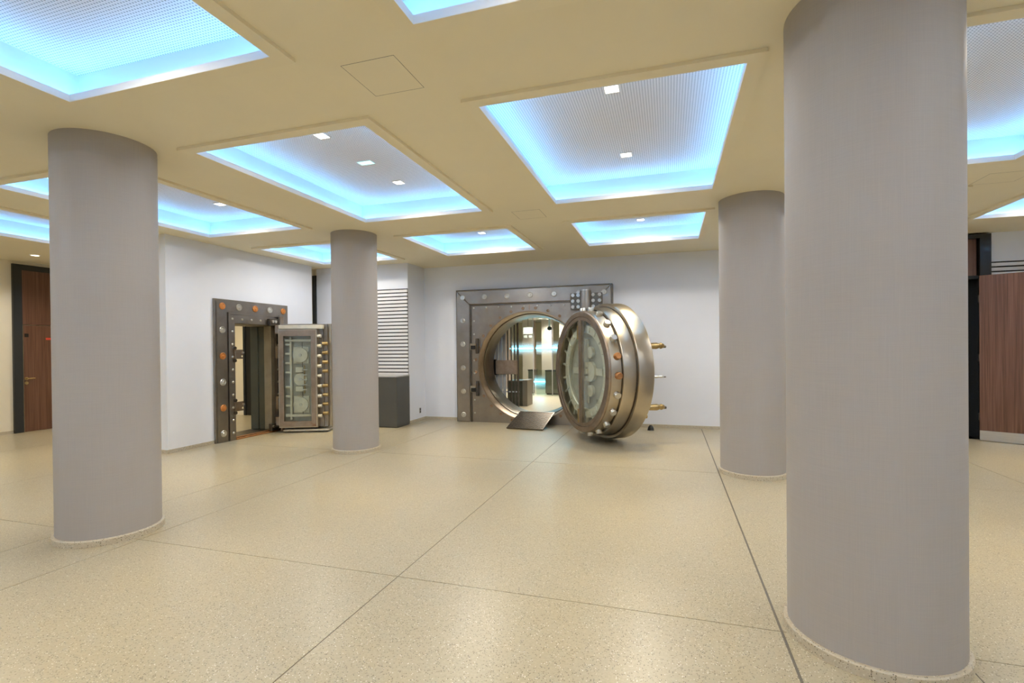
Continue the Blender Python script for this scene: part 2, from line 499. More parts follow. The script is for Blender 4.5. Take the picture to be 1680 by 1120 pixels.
# ------------------------------------------------------------------ light coffers
COFFER_LABEL = {
    ('c', 0): 'glowing cyan ceiling coffer cut off by the top left corner of view',
    ('d', 0): 'sliver of glowing coffer at the top edge, centre of view',
    ('c', 1): 'large glowing coffer with three lamps, left of centre above the middle column',
    ('d', 1): 'largest whole glowing coffer with two lamps, right of centre',
    ('b', 1): 'glowing coffer partly behind the left foreground column',
    ('a', 1): 'glowing coffer at far left edge near the walnut door',
    ('b', 2): 'small glowing coffer directly behind the middle column',
    ('c', 2): 'small glowing coffer above and left of the round vault',
    ('d', 2): 'small glowing coffer above and right of the round vault',
    ('e', 1): 'glowing coffer cut by the right edge, beside the huge right column',
    ('f', 2): 'thin glowing coffer wedge at far right above the walnut door leaf',
}
SB = 0.15; ZT = 3.795; ZL = 3.50; LIPH = 0.055
def downlight(x, y, label, lens=LENS, sx=0.055, sy=0.055):
    t = thing('downlight', label, 'downlight', (x, y, ZT), 0, 'square recessed downlights')
    bm = bmesh.new(); ring_rect(bm, (-sx - 0.012, sx + 0.012, -sy - 0.012, sy + 0.012), (-sx, sx, -sy, sy), -0.008, -0.0005)
    obj('trim', bm, WHITE, t)
    BOX('lens', (-sx, sx, -sy, sy, -0.006, -0.001), lens, t)
    return t
def spot(x, y, z, parent=None, e=SPOT_W, size=172):
    lamp('spot_lamp', 'SPOT', (x, y, z), e, SPOT_COL, parent, spot_size=math.radians(size), spot_blend=0.7, shadow_soft_size=0.05)
NAMED = {('d', 1, -1), ('d', 1, 1), ('c', 1, -1), ('c', 1, 1), ('b', 1, 1), ('c', 2, 1), ('d', 2, 1)}
for key, (x0, x1, y0, y1) in coffers.items():
    cx, cy = (x0 + x1) / 2, (y0 + y1) / 2
    hx, hy = (x1 - x0) / 2, (y1 - y0) / 2
    seen = key in COFFER_LABEL
    t = thing('light_coffer', COFFER_LABEL.get(key, 'glowing ceiling coffer outside the view'), 'ceiling light', (cx, cy, ZL), 0, 'light coffers' if seen else 'light coffers outside the view')
    R = lambda d: (-hx - d, hx + d, -hy - d, hy + d)
    bm = bmesh.new(); ring_rect(bm, R(0.105), R(0), 0, ZC - ZL + 0.004)
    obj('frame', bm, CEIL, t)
    bm = bmesh.new(); ring_rect(bm, R(0.02), R(-0.001), 0.0015, LIPH)
    obj('lip', bm, COVE, t)
    bm = bmesh.new(); ring_rect(bm, R(SB + 0.02), R(0.02), ZC - ZL + 0.004, ZC - ZL + 0.012)
    obj('ledge', bm, COVE, t)
    bm = bmesh.new(); ring_rect(bm, R(SB + 0.03), R(SB), ZC - ZL + 0.012, ZT - ZL)
    obj('cove_wall', bm, COVE, t)
    p = BOX('perforated_panel', (-hx - SB - 0.03, hx + SB + 0.03, -hy - SB - 0.03, hy + SB + 0.03, ZT - ZL, ZT - ZL + 0.02), PERF, t)
    zs = ZC - ZL + 0.012
    for d in ((-hx - 0.10, hx + 0.10, -hy - 0.105, -hy - 0.085), (-hx - 0.10, hx + 0.10, hy + 0.085, hy + 0.105),
              (-hx - 0.105, -hx - 0.085, -hy - 0.08, hy + 0.08), (hx + 0.085, hx + 0.105, -hy - 0.08, hy + 0.08)):
        BOX('light_strip', (*d, zs, zs + 0.010), LED, t)
    off = 0.75 if hy > 1.0 else 0.43
    for s in (-1, 1):
        spot(cx, cy + s * off, ZT - 0.03, e=SPOT_W * (1.35 if key[1] == 2 else 1.0))
        if seen: lamp('beam_lamp', 'SPOT', (cx, cy + s * off, ZT - 0.03), 120.0, (1.0, 0.78, 0.36), None, spot_size=math.radians(58), spot_blend=1.0, shadow_soft_size=0.04)
        if (key[0], key[1], s) not in NAMED:      # lamps that the lip of the coffer hides from here
            sx = 0.055
            bm = bmesh.new(); ring_rect(bm, (-sx - 0.012, sx + 0.012, s * off - sx - 0.012, s * off + sx + 0.012), (-sx, sx, s * off - sx, s * off + sx), ZT - ZL - 0.008, ZT - ZL - 0.0005)
            obj('lamp_trim', bm, WHITE, t)
            BOX('lamp_lens', (-sx, sx, s * off - sx, s * off + sx, ZT - ZL - 0.006, ZT - ZL - 0.001), LENS, t)
tri = [('d', 1, -1, 'square downlight nearest the viewer in the largest centre-right coffer'), ('d', 1, 1, 'square downlight farther back in the largest centre-right coffer'),
       ('c', 1, -1, 'square downlight nearest the viewer in the left-centre coffer'), ('c', 1, 1, 'square downlight farthest back in the left-centre coffer'),
       ('b', 1, 1, 'square downlight in the coffer beside the left foreground column'),
       ('c', 2, 1, 'small square downlight in the coffer left above the round vault'), ('d', 2, 1, 'small square downlight in the coffer right above the round vault')]
for kx, ky, s, lab in tri:
    x0, x1, y0, y1 = coffers[(kx, ky)]
    downlight((x0 + x1) / 2, (y0 + y1) / 2 + s * (0.75 if ky < 2 else 0.43), lab)
downlight((coffers[('c', 1)][0] + coffers[('c', 1)][1]) / 2, 5.01, 'wide cyan-tinted lamp between the two warm ones in the left-centre coffer', LENSCOOL, 0.085, 0.05)

def round_light(x, y, z, label, e, name='round_downlight', r=0.06, size=140, group=None):
    t = thing(name, label, 'downlight', (x, y, z), 0, group)
    bm = bmesh.new(); lathe(bm, [(-0.001, r), (-0.012, r + 0.005), (-0.012, r + 0.018), (-0.001, r + 0.022)], 24)
    obj('trim', bm, WHITE, t, True)
    bm = bmesh.new(); lathe(bm, [(-0.004, 0), (-0.004, r + 0.003), (-0.0015, r)], 24)
    obj('lens', bm, LENS, t, True)
    lamp('spot_lamp', 'SPOT', (0, 0, -0.03), e, SPOT_COL, t, spot_size=math.radians(size), spot_blend=1.0, shadow_soft_size=0.05)
round_light(-11.66, 6.49, ZC, 'round recessed downlight in the ceiling above the tall walnut door', 95)
lamp('corridor_fill', 'SPOT', (-9.6, 8.9, ZC - 0.05), 170, (1.0, 0.84, 0.55), None, spot_size=math.radians(140), spot_blend=1.0, shadow_soft_size=0.08)  # added fill without a fixture, brightens the corridor floor
lamp('corridor_fill', 'SPOT', (-11.2, 8.3, ZC - 0.05), 100, (1.0, 0.84, 0.55), None, spot_size=math.radians(140), spot_blend=1.0, shadow_soft_size=0.08)  # second added fill, no fixture

# ------------------------------------------------------------------ slatted panels
def slats(name, label, x0, x1, yf, ztop, zbot, pitch=0.0792, gap=0.024):
    t = thing(name, label, 'wall panel', ((x0 + x1) / 2, yf, 0))
    h = (x1 - x0) / 2
    BOX('backing', (-h, h, 0.022, 0.034, zbot, ztop + 0.012), SLATBACK, t)
    n = int((ztop - zbot) / pitch)
    src = None
    for k in range(n):
        z = ztop - gap / 2 - k * pitch
        if src is None:
            src = BOX('slat', (-h, h, 0, 0.0215, -(pitch - gap), 0), WHITE, t); src.location = (0, 0, z)
        else: inst(src, (0, 0, z), t)
    return t
slats('slatted_panel', 'white slats with dark gaps behind the dark box and middle column', -6.95, -5.445, 9.765, 2.955, 0.06)
slats('slatted_panel', 'white slats with dark gaps above the open walnut door leaf', 5.215, 7.99, 10.545, 3.015, 0.06)

# ------------------------------------------------------------------ round vault: frame and throat
VY, VCX, VCZ, VR = 10.40, -2.86, 1.25, 1.175
vf = thing('round_vault_frame', 'massive riveted steel wall frame around the round vault opening', 'vault frame', (VCX, VY, 0))
fx0, fx1, fz1 = -4.54 - VCX, -1.11 - VCX, 2.925
bm = bmesh.new(); plate_hole(bm, (fx0 + 0.30, fx1 - 0.30, 0.0, fz1 - 0.30), (0, VCZ), VR, 0.012, 0.30, 128)
obj('face_plate', bm, STEEL, vf)
bw = 0.308
for pts in ([(fx0, 0), (fx0 + bw, 0), (fx0 + bw, fz1 - bw), (fx0, fz1)], [(fx0, fz1), (fx0 + bw, fz1 - bw), (fx1 - bw, fz1 - bw), (fx1, fz1)], [(fx1, 0), (fx1, fz1), (fx1 - bw, fz1 - bw), (fx1 - bw, 0)]):
    q = 0.0025
    bm = bmesh.new(); prism(bm, pts, -0.035, 0.18)
    bevel_all(bm, 0.014)
    obj('border_beam', bm, STEEL, vf)
for pts in ([(fx0 + 0.312, 0.0), (fx0 + 0.345, 0.0), (fx0 + 0.345, fz1 - 0.345), (fx0 + 0.312, fz1 - 0.312)], [(fx0 + 0.312, fz1 - 0.312), (fx0 + 0.345, fz1 - 0.345), (fx1 - 0.345, fz1 - 0.345), (fx1 - 0.312, fz1 - 0.312)], [(fx1 - 0.312, 0.0), (fx1 - 0.312, fz1 - 0.312), (fx1 - 0.345, fz1 - 0.345), (fx1 - 0.345, 0.0)]):
    bm = bmesh.new(); prism(bm, pts, -0.002, 0.05)
    obj('moulding', bm, GUN, vf)
for pts in ([(fx0 - 0.02, 0), (fx0, 0), (fx0, fz1), (fx0 - 0.02, fz1 + 0.02)], [(fx0 - 0.02, fz1 + 0.02), (fx0, fz1), (fx1, fz1), (fx1 + 0.02, fz1 + 0.02)], [(fx1 + 0.02, 0), (fx1 + 0.02, fz1 + 0.02), (fx1, fz1), (fx1, 0)]):
    bm = bmesh.new(); prism(bm, pts, -0.008, 0.18)
    obj('edge_strip', bm, GUN, vf)
# throat: stepped conical rings
def throat(name, prof, mat, seg=128):
    bm = bmesh.new(); lathe(bm, prof, seg, (0, 0, VCZ), (0, 1, 0))
    return obj(name, bm, mat, vf, True)
throat('opening_rim', [(0.30, VR + 0.02), (-0.004, VR + 0.02), (-0.004, VR + 0.004), (0.012, VR - 0.004), (0.24, VR - 0.028), (0.24, VR + 0.02)], BRONZE)
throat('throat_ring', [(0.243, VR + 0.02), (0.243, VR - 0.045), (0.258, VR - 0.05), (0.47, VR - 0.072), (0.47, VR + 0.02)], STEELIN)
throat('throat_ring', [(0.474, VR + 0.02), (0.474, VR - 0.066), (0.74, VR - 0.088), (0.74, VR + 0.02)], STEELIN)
# bolts
bm = bmesh.new(); lathe(bm, [(0, 0.058), (0.012, 0.058), (0.020, 0.048), (0.020, 0.034), (0.014, 0.032), (0.014, 0.022), (0.034, 0.018), (0.034, 0)], 20, (0, 0, 0), (0, -1, 0))
bolt0 = obj('bolt', bm, SILVER, vf, True)
first = True
def place(src, loc, first):
    if first: src.location = loc
    else: inst(src, loc, vf)
pos = [(fx0 + 0.15, z) for z in (2.775, 2.26, 1.735, 1.205, 0.68, 0.16)] + [(fx0 + 0.15 + k * 0.522, 2.775) for k in (1, 2, 3, 4, 5, 6)] + [(fx1 - 0.15, z) for z in (2.26, 1.735, 1.205, 0.68, 0.16)]
for k, (x, z) in enumerate(pos):
    place(bolt0, (x, -0.035, z), k == 0)
# small rivets along the moulding
bm = bmesh.new(); lathe(bm, [(0, 0.02), (0.006, 0.02), (0.013, 0.013), (0.015, 0)], 12, (0, 0, 0), (0, -1, 0))
riv0 = obj('rivet', bm, SILVER, vf, True)
rp = [(fx0 + 0.40 + k * 0.292, 2.54) for k in range(9)] + [(fx0 + 0.40, 2.54 - k * 0.292) for k in range(1, 9)] + [(fx1 - 0.40, 2.54 - k * 0.292) for k in range(1, 9)]
for k, (x, z) in enumerate(rp): place(riv0, (x, 0.012, z), k == 0)
bm = bmesh.new(); lathe(bm, [(0, 0.032), (0.008, 0.032), (0.012, 0.024), (0.006, 0.018), (0.006, 0)], 14, (0, 0, 0), (0, -1, 0))
rim0 = obj('rim_bolt', bm, metal('dull_rivet', (0.24, 0.16, 0.11), (0.36, 0.24, 0.16), 0.5, 18, metallic=0.6), vf, True)
for k in range(28):
    a = 2 * PI * (k + 0.5) / 28
    x, z = (VR + 0.075) * math.cos(a), VCZ + (VR + 0.075) * math.sin(a)
    if z < 0.04: continue
    place(rim0, (x, 0.012, z), k == 0)
# keeper brackets on the left
for z in (1.672, 0.735):
    kb = BOX('keeper_bracket', (fx0 + 0.335, fx0 + 0.47, -0.10, 0.012, z - 0.065, z + 0.075), BRUSH, vf, 0.008)
    BOX('keeper_slot', (fx0 + 0.36, fx0 + 0.475, -0.106, -0.099, z - 0.055, z + 0.03), BLACK, kb)
    BOX('keeper_post', (fx0 + 0.455, fx0 + 0.515, -0.07, 0.012, z - 0.15, z + 0.15), GUN, vf, 0.01)
    CYL('keeper_pin', (fx0 + 0.485, -0.03, z + 0.15), (fx0 + 0.485, -0.03, z + 0.185), 0.035, GUN, vf)
# hinge at the top right
hx = -1.625 - VCX
hg = CYL('hinge_post', (hx, -0.10, 2.43), (hx, -0.10, 2.80), 0.115, STEEL, vf, 28)
CYL('hinge_cap', (hx, -0.10, 2.80), (hx, -0.10, 2.825), 0.10, SILVER, hg, 28)
CYL('hinge_foot', (hx, -0.10, 2.30), (hx, -0.10, 2.43), 0.08, GUN, hg, 20)
for x0, x1 in ((hx - 0.32, hx - 0.10), (hx + 0.10, hx + 0.34)):
    pl = BOX('hinge_plate', (x0, x1, -0.075, -0.035, 2.42, 2.76), STEELIN, vf, 0.006)
    for xx in (x0 + 0.055, x1 - 0.055):
        for zz in (2.48, 2.60, 2.72):
            CYL('hinge_bolt', (xx, -0.075, zz), (xx, -0.105, zz), 0.036, SILVER, pl, 14)
BOX('seam', (-0.004, 0.004, 0.010, 0.013, VCZ + VR + 0.03, 2.58), RUSTY, vf)

# crane arms that carry the door (lower and upper), between post and door back
DOOR_X, DOOR_Y, DOOR_CZ, DOOR_A = -1.472, 8.677, 1.222, math.radians(-54.15)
dback = Vector((DOOR_X, DOOR_Y)) + Vector((0.8106, 0.5856)) * 0.72
rd = thing('round_vault_door', 'huge round steel vault door standing open, glass inner face and bolts around its rim', 'vault door', (DOOR_X, DOOR_Y, 0), DOOR_A)
AX = (0, 1, 0)
def rlathe(name, prof, mat, seg=128, parent=rd):
    bm = bmesh.new(); lathe(bm, prof, seg, (0, 0, DOOR_CZ), AX)
    return obj(name, bm, mat, parent, True)
rlathe('plug', [(0.16, 0), (0.16, 0.93), (0.03, 0.93), (0.03, 1.03), (0.012, 1.045), (0.02, 1.05), (0.205, 1.062), (0.205, 1.03)], BRUSH)
rlathe('plug_step', [(0.200, 1.05), (0.200, 1.104), (0.212, 1.112), (0.418, 1.122), (0.424, 1.10)], BRUSH)
rlathe('flange', [(0.430, 1.0), (0.430, 1.176), (0.442, 1.184), (0.690, 1.192), (0.705, 1.178), (0.705, 0)], BRUSH)
rlathe('flange_gap', [(0.19, 1.03), (0.19, 1.075), (0.201, 1.075), (0.201, 1.03)], GUN)
rlathe('flange_gap', [(0.417, 1.05), (0.417, 1.135), (0.431, 1.135), (0.431, 1.05)], GUN)
rlathe('face_ring', [(0.03, 0.945), (-0.012, 0.955), (-0.016, 0.99), (-0.016, 1.03), (0.0, 1.048), (0.02, 1.05), (0.03, 1.03)], BRONZE)
rlathe('inner_ring', [(0.03, 0.885), (-0.004, 0.89), (-0.006, 0.948), (0.03, 0.95)], BRONZE)
mech = rlathe('mechanism_plate', [(0.155, 0), (0.155, 0.90), (0.165, 0.90)], LOCKDIM, 96)
rlathe('bolt_carrier', [(0.10, 0.66), (0.085, 0.67), (0.085, 0.80), (0.10, 0.81), (0.153, 0.81), (0.153, 0.66), (0.10, 0.66)], LOCKPALE, 96)
bm = bmesh.new(); box(bm, -0.022, 0.022, 0.07, 0.115, -0.035, 0.05); bevel_all(bm, 0.005)
st0 = obj('stud', bm, LOCKPALE, rd)
bm = bmesh.new(); cyl(bm, (0, 0.115, 0.06), (0, 0.115, 0.20), 0.026, 12)
rod0 = obj('bolt_rod', bm, LOCKPALE, rd, True)
for k in range(22):
    a = 2 * PI * k / 22 + math.radians(-1.9)
    rx, rz = 0.735 * math.sin(a), DOOR_CZ + 0.735 * math.cos(a)
    for src in (st0, rod0):
        if k == 0: src.location = (rx, 0, rz); src.rotation_euler = (0, a, 0)
        else: inst(src, (rx, 0, rz), rd, rot=(0, a, 0))
# lock works in the middle
bm = bmesh.new(); box(bm, -0.55, 0.55, 0.125, 0.153, DOOR_CZ - 0.06, DOOR_CZ + 0.06); bevel_all(bm, 0.006)
obj('drive_bar', bm, LOCKPALE, rd)
bm = bmesh.new(); box(bm, -0.06, 0.06, 0.12, 0.154, DOOR_CZ - 0.56, DOOR_CZ + 0.56); bevel_all(bm, 0.006)
obj('drive_bar', bm, LOCKPALE, rd)
for zz, rr in ((0.0, 0.17), (0.33, 0.10), (-0.33, 0.10)):
    CYL('lock_wheel', (0.16, 0.10, DOOR_CZ + zz), (0.16, 0.152, DOOR_CZ + zz), rr, LOCKPALE, rd, 32)
for zz in (0.12, -0.12, 0.0):
    BOX('lock_case', (0.02, 0.11, 0.06, 0.12, DOOR_CZ + zz - 0.045, DOOR_CZ + zz + 0.045), LOCKPALE, rd, 0.006)
# glass halves and mullion
def half_disc(x_from, r, y0, y1, sgn):
    pts = []
    a0 = math.acos(min(1, x_from / r))
    for k in range(33):
        a = -a0 + 2 * a0 * k / 32
        pts.append((sgn * r * math.cos(a), DOOR_CZ + r * math.sin(a)))
    bm = bmesh.new(); prism(bm, pts if sgn > 0 else pts[::-1], y0, y1)
    return bm
obj('glass_pane', half_disc(0.045, 0.888, 0.004, 0.010, 1), GLASS, rd)
obj('glass_pane', half_disc(0.045, 0.888, 0.004, 0.010, -1), GLASS, rd)
mu = BOX('mullion', (-0.05, 0.0, -0.014, 0.05, DOOR_CZ - 0.90, DOOR_CZ + 0.90), BRONZE, rd, 0.005)
BOX('mullion', (0.012, 0.05, -0.010, 0.05, DOOR_CZ - 0.90, DOOR_CZ + 0.90), BRONZE, rd, 0.005)
for z in (0.68, -0.78):
    BOX('brass_hinge', (-0.085, -0.045, -0.020, 0.0, DOOR_CZ + z - 0.12, DOOR_CZ + z + 0.12), BRASS, rd, 0.004)
# radial locking bolts
bm = bmesh.new(); lathe(bm, [(0, 0.056), (0.062, 0.056), (0.074, 0.048), (0.074, 0)], 20, (0, 0, 1.045), (0, 0, 1))
lb0 = obj('locking_bolt', bm, SILVER, rd, True)
lbr = bpy.data.meshes.new_from_object(lb0); lbr.name = 'locking_bolt_rusty'; lbr.materials.clear(); lbr.materials.append(RUSTY)
for k in range(22):
    a = math.radians(90 - 31.3 + 360 / 22 * k)
    o = lb0 if k == 0 else inst(lb0, None, rd)
    if k in (1, 2): o.data = lbr
    o.location = (0, 0.125, DOOR_CZ); o.rotation_euler = (0, a, 0)
# outside furniture: handles seen past the edge
def handle(x, z, L, r, mat, nm='handle'):
    h = CYL(nm, (x, 0.70, z), (x, 0.70 + L * 0.45, z), r * 0.95, GUN, rd, 16)
    bm = bmesh.new(); lathe(bm, [(0, 0), (0, r * 0.9), (L * 0.06, r), (L * 0.30, r * 1.12), (L * 0.40, r * 0.8), (L * 0.46, r * 1.05), (L * 0.55, r * 0.7), (L * 0.55, 0)], 16, (x, 0.70 + L * 0.45, z), AX)
    obj('grip', bm, mat, h, True)
    CYL('tip', (x, 0.70 + L * 0.96, z - r * 0.3), (x, 0.70 + L * 1.08, z - r * 0.3), r * 0.45, GUN, h, 12)
handle(0.62, 1.655, 0.56, 0.05, BRASS)
handle(0.62, 0.615, 0.56, 0.05, BRASS)
handle(0.62, 1.13, 0.56, 0.022, SILVER, 'lever')
for zz in (1.79, 0.50):
    CYL('dial_knob', (0.80, 0.70, zz), (0.80, 0.80, zz), 0.035, BRASS, rd, 14)
# crane hinge arm
arm_a = Vector((-1.625, 10.30)); arm_b = dback
for z in (2.0, 0.5):
    d3 = (arm_b - arm_a).normalized(); nn = Vector((-d3.y, d3.x)) * 0.07
    inv = Matrix.Rotation(-DOOR_A, 4, 'Z') @ Matrix.Translation((-DOOR_X, -DOOR_Y, 0))
    bm = bmesh.new()
    pts = [arm_a + nn, arm_b + nn, arm_b - nn, arm_a - nn]
    lo = [bm.verts.new(inv @ Vector((p.x, p.y, z - 0.09))) for p in pts]
    hi = [bm.verts.new(inv @ Vector((p.x, p.y, z + 0.09))) for p in pts]
    bm.faces.new(lo); bm.faces.new(hi)
    for k in range(4):
        bm.faces.new((lo[k], lo[(k + 1) % 4], hi[(k + 1) % 4], hi[k]))
    obj('hinge_arm', bm, STEELIN, rd)

# ramp plate over the sill
rp_l = math.hypot(0.83, 0.232)
rmp = thing('ramp_plate', 'patterned metal ramp plate leaning on the sill of the round vault', 'ramp', (-2.77, 9.635, 0.0), math.radians(-4))
Mr = Matrix.Translation((0, 0, 0.002)) @ Matrix.Rotation(math.atan2(0.232, 0.83), 4, 'X')
bm = bmesh.new(); box(bm, -0.385, 0.385, 0, rp_l, 0, 0.02)
bevel_all(bm, 0.004); bmesh.ops.transform(bm, matrix=Mr, verts=list(bm.verts))
obj('plate', bm, GUN, rmp)
bm = bmesh.new()
for i in range(11):
    for j in range(12):
        x = -0.335 + i * 0.067; y = 0.05 + j * 0.0685
        a = 0.5 if (i + j) % 2 else -0.5
        Mb = Mr @ Matrix.Translation((x, y, 0.02)) @ Matrix.Rotation(a, 4, 'Z')
        box(bm, -0.028, 0.028, -0.006, 0.006, 0, 0.005, M=Mb)
tr = obj('tread_pattern', bm, BRONZE, rmp); tr['kind'] = 'stuff'
bm = bmesh.new(); ring_rect(bm, (-0.388, 0.388, -0.003, rp_l + 0.003), (-0.365, 0.365, 0.022, rp_l - 0.022), 0.012, 0.026)
bmesh.ops.transform(bm, matrix=Mr, verts=list(bm.verts)); obj('edge_strip', bm, STEELIN, rmp)

# ------------------------------------------------------------------ inside the round vault
VZ = 0.16; VX0, VX1, VYN, VYF, VTOP = -9.0, 0.2, 11.14, 19.0, 2.62
bm = bmesh.new(); box(bm, VX0, VX1, VYN - 0.02, VYF, VZ - 0.1, VZ)
vfl = struct(obj('floor_vault', bm, paint('vault_floor', (0.66, 0.58, 0.42), 0.35, 0.10, 26)), 'pale patterned floor inside the round vault', 'floor')
bm = bmesh.new(); box(bm, VX0, VX1, VYN, VYF, VTOP, VTOP + 0.1)
struct(obj('ceiling_vault', bm, WHITE), 'white ceiling with round lamps inside the round vault', 'ceiling')
bm = bmesh.new(); plate_hole(bm, (VX0 - VCX, VX1 - VCX, 0.0, VTOP + 0.1), (0, VCZ), VR - 0.07, 0.0, 0.02, 64)
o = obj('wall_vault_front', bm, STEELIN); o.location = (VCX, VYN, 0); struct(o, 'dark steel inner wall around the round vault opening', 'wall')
for nm, d, lab in (('wall_vault_left', (VX0 - 0.1, VX0, VYN, VYF, 0, VTOP), 'left wall deep inside the round vault'), ('wall_vault_right', (VX1, VX1 + 0.1, VYN, VYF, 0, VTOP), 'right wall deep inside the round vault'),
                   ('wall_vault_end', (VX0, VX1, VYF, VYF + 0.1, 0, VTOP), 'cream end wall deep inside the round vault')):
    bm = bmesh.new(); box(bm, *d); struct(obj(nm, bm, CREAM), lab, 'wall')
# gate of vertical bars, folded open on the left
gt = thing('barred_gate', 'steel day gate of vertical bars with lock box inside the round vault, left', 'gate', (-3.78, 11.36, VZ))
GZ0, GZ1 = 0.03, 2.42
for k in range(6):
    x = -0.47 + k * 0.092
    BOX('slat_bar', (x, x + 0.076, 0, 0.03, GZ0, GZ1), GATE, gt, 0.006)
for k, x in enumerate((0.115, 0.20, 0.285)):
    BOX('bar', (x - 0.012, x + 0.012, 0, 0.03, GZ0, GZ1), GUN, gt)
BOX('end_post', (0.345, 0.385, -0.01, 0.04, 0, GZ1 + 0.02), GUN, gt)
for z in (GZ0, GZ1 - 0.03, 0.42): BOX('rail', (-0.47, 0.385, 0.03, 0.05, z, z + 0.03), GATE, gt)
lb = BOX('lock_box', (-0.16, 0.37, -0.09, -0.002, 0.86, 1.19), LOCKBOX, gt, 0.008)
bm = bmesh.new(); ring_wall(bm, (-0.13, 0.34, 0.89, 1.16), (-0.12, 0.33, 0.90, 1.15), -0.096, -0.088); obj('lock_trim', bm, BRONZE, lb)
BOX('lock_recess', (-0.31, -0.16, -0.07, -0.002, 0.84, 1.21), BLACK, gt)
# pieces beyond the gate
cab = thing('low_cabinet', 'olive-brown low cabinet standing behind the barred gate', 'cabinet', (-3.72, 12.2, VZ))
BOX('body', (-0.20, 0.16, 0, 0.5, 0, 0.62), OLIVE, cab, 0.006)
BOX('side_panel', (0.165, 0.30, 0.0, 0.5, 0, 0.66), paint('cabinet_side', (0.26, 0.24, 0.20), 0.4), cab, 0.006)
BOX('top', (-0.205, 0.165, -0.005, 0.5, 0.621, 0.645), STEELIN, cab)
def counter(x0, x1, y, h, label):
    t = thing('counter', label, 'counter', ((x0 + x1) / 2, y, VZ)); q = (x1 - x0) / 2
    BOX('body', (-q, q, 0, 0.5, 0.05, h - 0.03), paint('counter_brown', (0.13, 0.11, 0.085), 0.4), t, 0.005)
    BOX('plinth', (-q + 0.03, q - 0.03, 0.04, 0.48, 0, 0.05), BLACK, t)
    BOX('top', (-q - 0.01, q + 0.01, -0.01, 0.51, h - 0.03, h), DARK, t)
counter(-3.70, -2.0, 15.3, 0.77, 'brown counter on the right inside the round vault')
counter(-4.34, -4.16, 15.6, 0.77, 'narrow brown counter end left of the lower cyan line inside the vault')
# pale block under the lower light line
blk = thing('light_plinth', 'pale block under the lower cyan line inside the vault', 'plinth', (-3.93, 15.55, VZ))
BOX('block', (-0.19, 0.19, 0, 0.3, 0, 0.36), CREAM, blk, 0.006)
BOX('top', (-0.20, 0.20, -0.01, 0.31, 0.361, 0.38), WHITE, blk)
def halo_mat():  # painted halo, densest at mid height, imitates glow around the LED line
    m, nt, b = nodes('led_halo')
    out = nt.nodes['Material Output']
    tr = nt.nodes.new('ShaderNodeBsdfTransparent')
    df = nt.nodes.new('ShaderNodeBsdfDiffuse'); df.inputs[0].default_value = (0.75, 0.85, 0.9, 1)
    mx = nt.nodes.new('ShaderNodeMixShader')
    sp = nt.nodes.new('ShaderNodeSeparateXYZ'); lk(nt, coords(nt, (1, 1, 1), 'Generated'), sp.inputs[0])
    pp = nt.nodes.new('ShaderNodeMath'); pp.operation = 'PINGPONG'; pp.inputs[1].default_value = 0.5
    lk(nt, sp.outputs[2], pp.inputs[0])
    pw = nt.nodes.new('ShaderNodeMath'); pw.operation = 'POWER'; pw.inputs[1].default_value = 1.7
    lk(nt, pp.outputs[0], pw.inputs[0])
    m2 = nt.nodes.new('ShaderNodeMath'); m2.operation = 'MULTIPLY'; m2.inputs[1].default_value = 2.0
    lk(nt, pw.outputs[0], m2.inputs[0]); lk(nt, m2.outputs[0], mx.inputs[0])
    lk(nt, tr.outputs[0], mx.inputs[1]); lk(nt, df.outputs[0], mx.inputs[2]); lk(nt, mx.outputs[0], out.inputs[0])
    return m
HALO = halo_mat()
# glass screens with horizontal LED lines
def screen(x0, x1, y, z0, z1, zl, label):
    t = thing('glass_screen', label, 'glass screen', ((x0 + x1) / 2, y, z0), 0); q = (x1 - x0) / 2
    BOX('pane', (-q, q, 0, 0.012, 0, z1 - z0), GLASSG, t)
    BOX('light_line', (-q, q, -0.05, -0.03, zl - z0 - 0.014, zl - z0 + 0.014), LEDLINE, t)
    BOX('halo_band', (-q, q, -0.003, -0.0005, zl - z0 - 0.26, zl - z0 + 0.26), HALO, t)  # added band imitating the soft glow around the line
    BOX('edge', (q - 0.01, q + 0.012, -0.004, 0.016, 0, z1 - z0), GREYTOP, t)
screen(-4.75, -4.02, 15.05, VZ, VTOP, 1.615, 'glass screen with cyan line at left inside the round vault')
screen(-3.92, -3.42, 15.05, VZ, VTOP, 1.62, 'glass screen with cyan line in the middle inside the round vault')
screen(-3.40, -2.75, 15.05, VZ, VTOP, 1.625, 'glass screen with cyan line at right, beside the round door')
screen(-4.10, -3.745, 15.48, VZ + 0.38, 0.93, 0.555, 'small glass screen with the lower cyan line inside the vault')
PILB = paint('pilaster_beige', (0.50, 0.43, 0.40), 0.6)
# pilasters and a dark dome camera further back
for k, x in enumerate((-5.55, -4.80, -4.10, -3.45)):
    t = thing('pilaster', ('beige pilaster farthest left inside the vault', 'beige pilaster second from left inside the vault', 'beige pilaster in the middle inside the vault', 'beige pilaster nearest the round door inside the vault')[k], 'pilaster', (x, 17.2, VZ))
    BOX('shaft', (-0.19, 0.19, 0, 0.25, 0.06, VTOP - VZ - 0.002), PILB, t, 0.005)
    BOX('foot', (-0.21, 0.21, -0.02, 0.27, 0, 0.06), GREYTOP, t)
sph = thing('dome_camera', 'black dome camera hanging inside the round vault', 'camera', (-3.62, 15.6, VTOP))
bm = bmesh.new(); lathe(bm, [(0, 0.035), (-0.34, 0.035), (-0.34, 0)], 16); obj('stem', bm, WHITE, sph, True)
bm = bmesh.new(); lathe(bm, [(-0.30 - 0.07 + 0.07 * math.cos(PI * k / 8), 0.075 * math.sin(PI * k / 8)) for k in range(9)], 20); obj('dome', bm, BLACK, sph, True)
pic = thing('wall_sign', 'small pale square sign high on the wall inside the vault', 'sign', (-4.42, 15.9, 2.20))
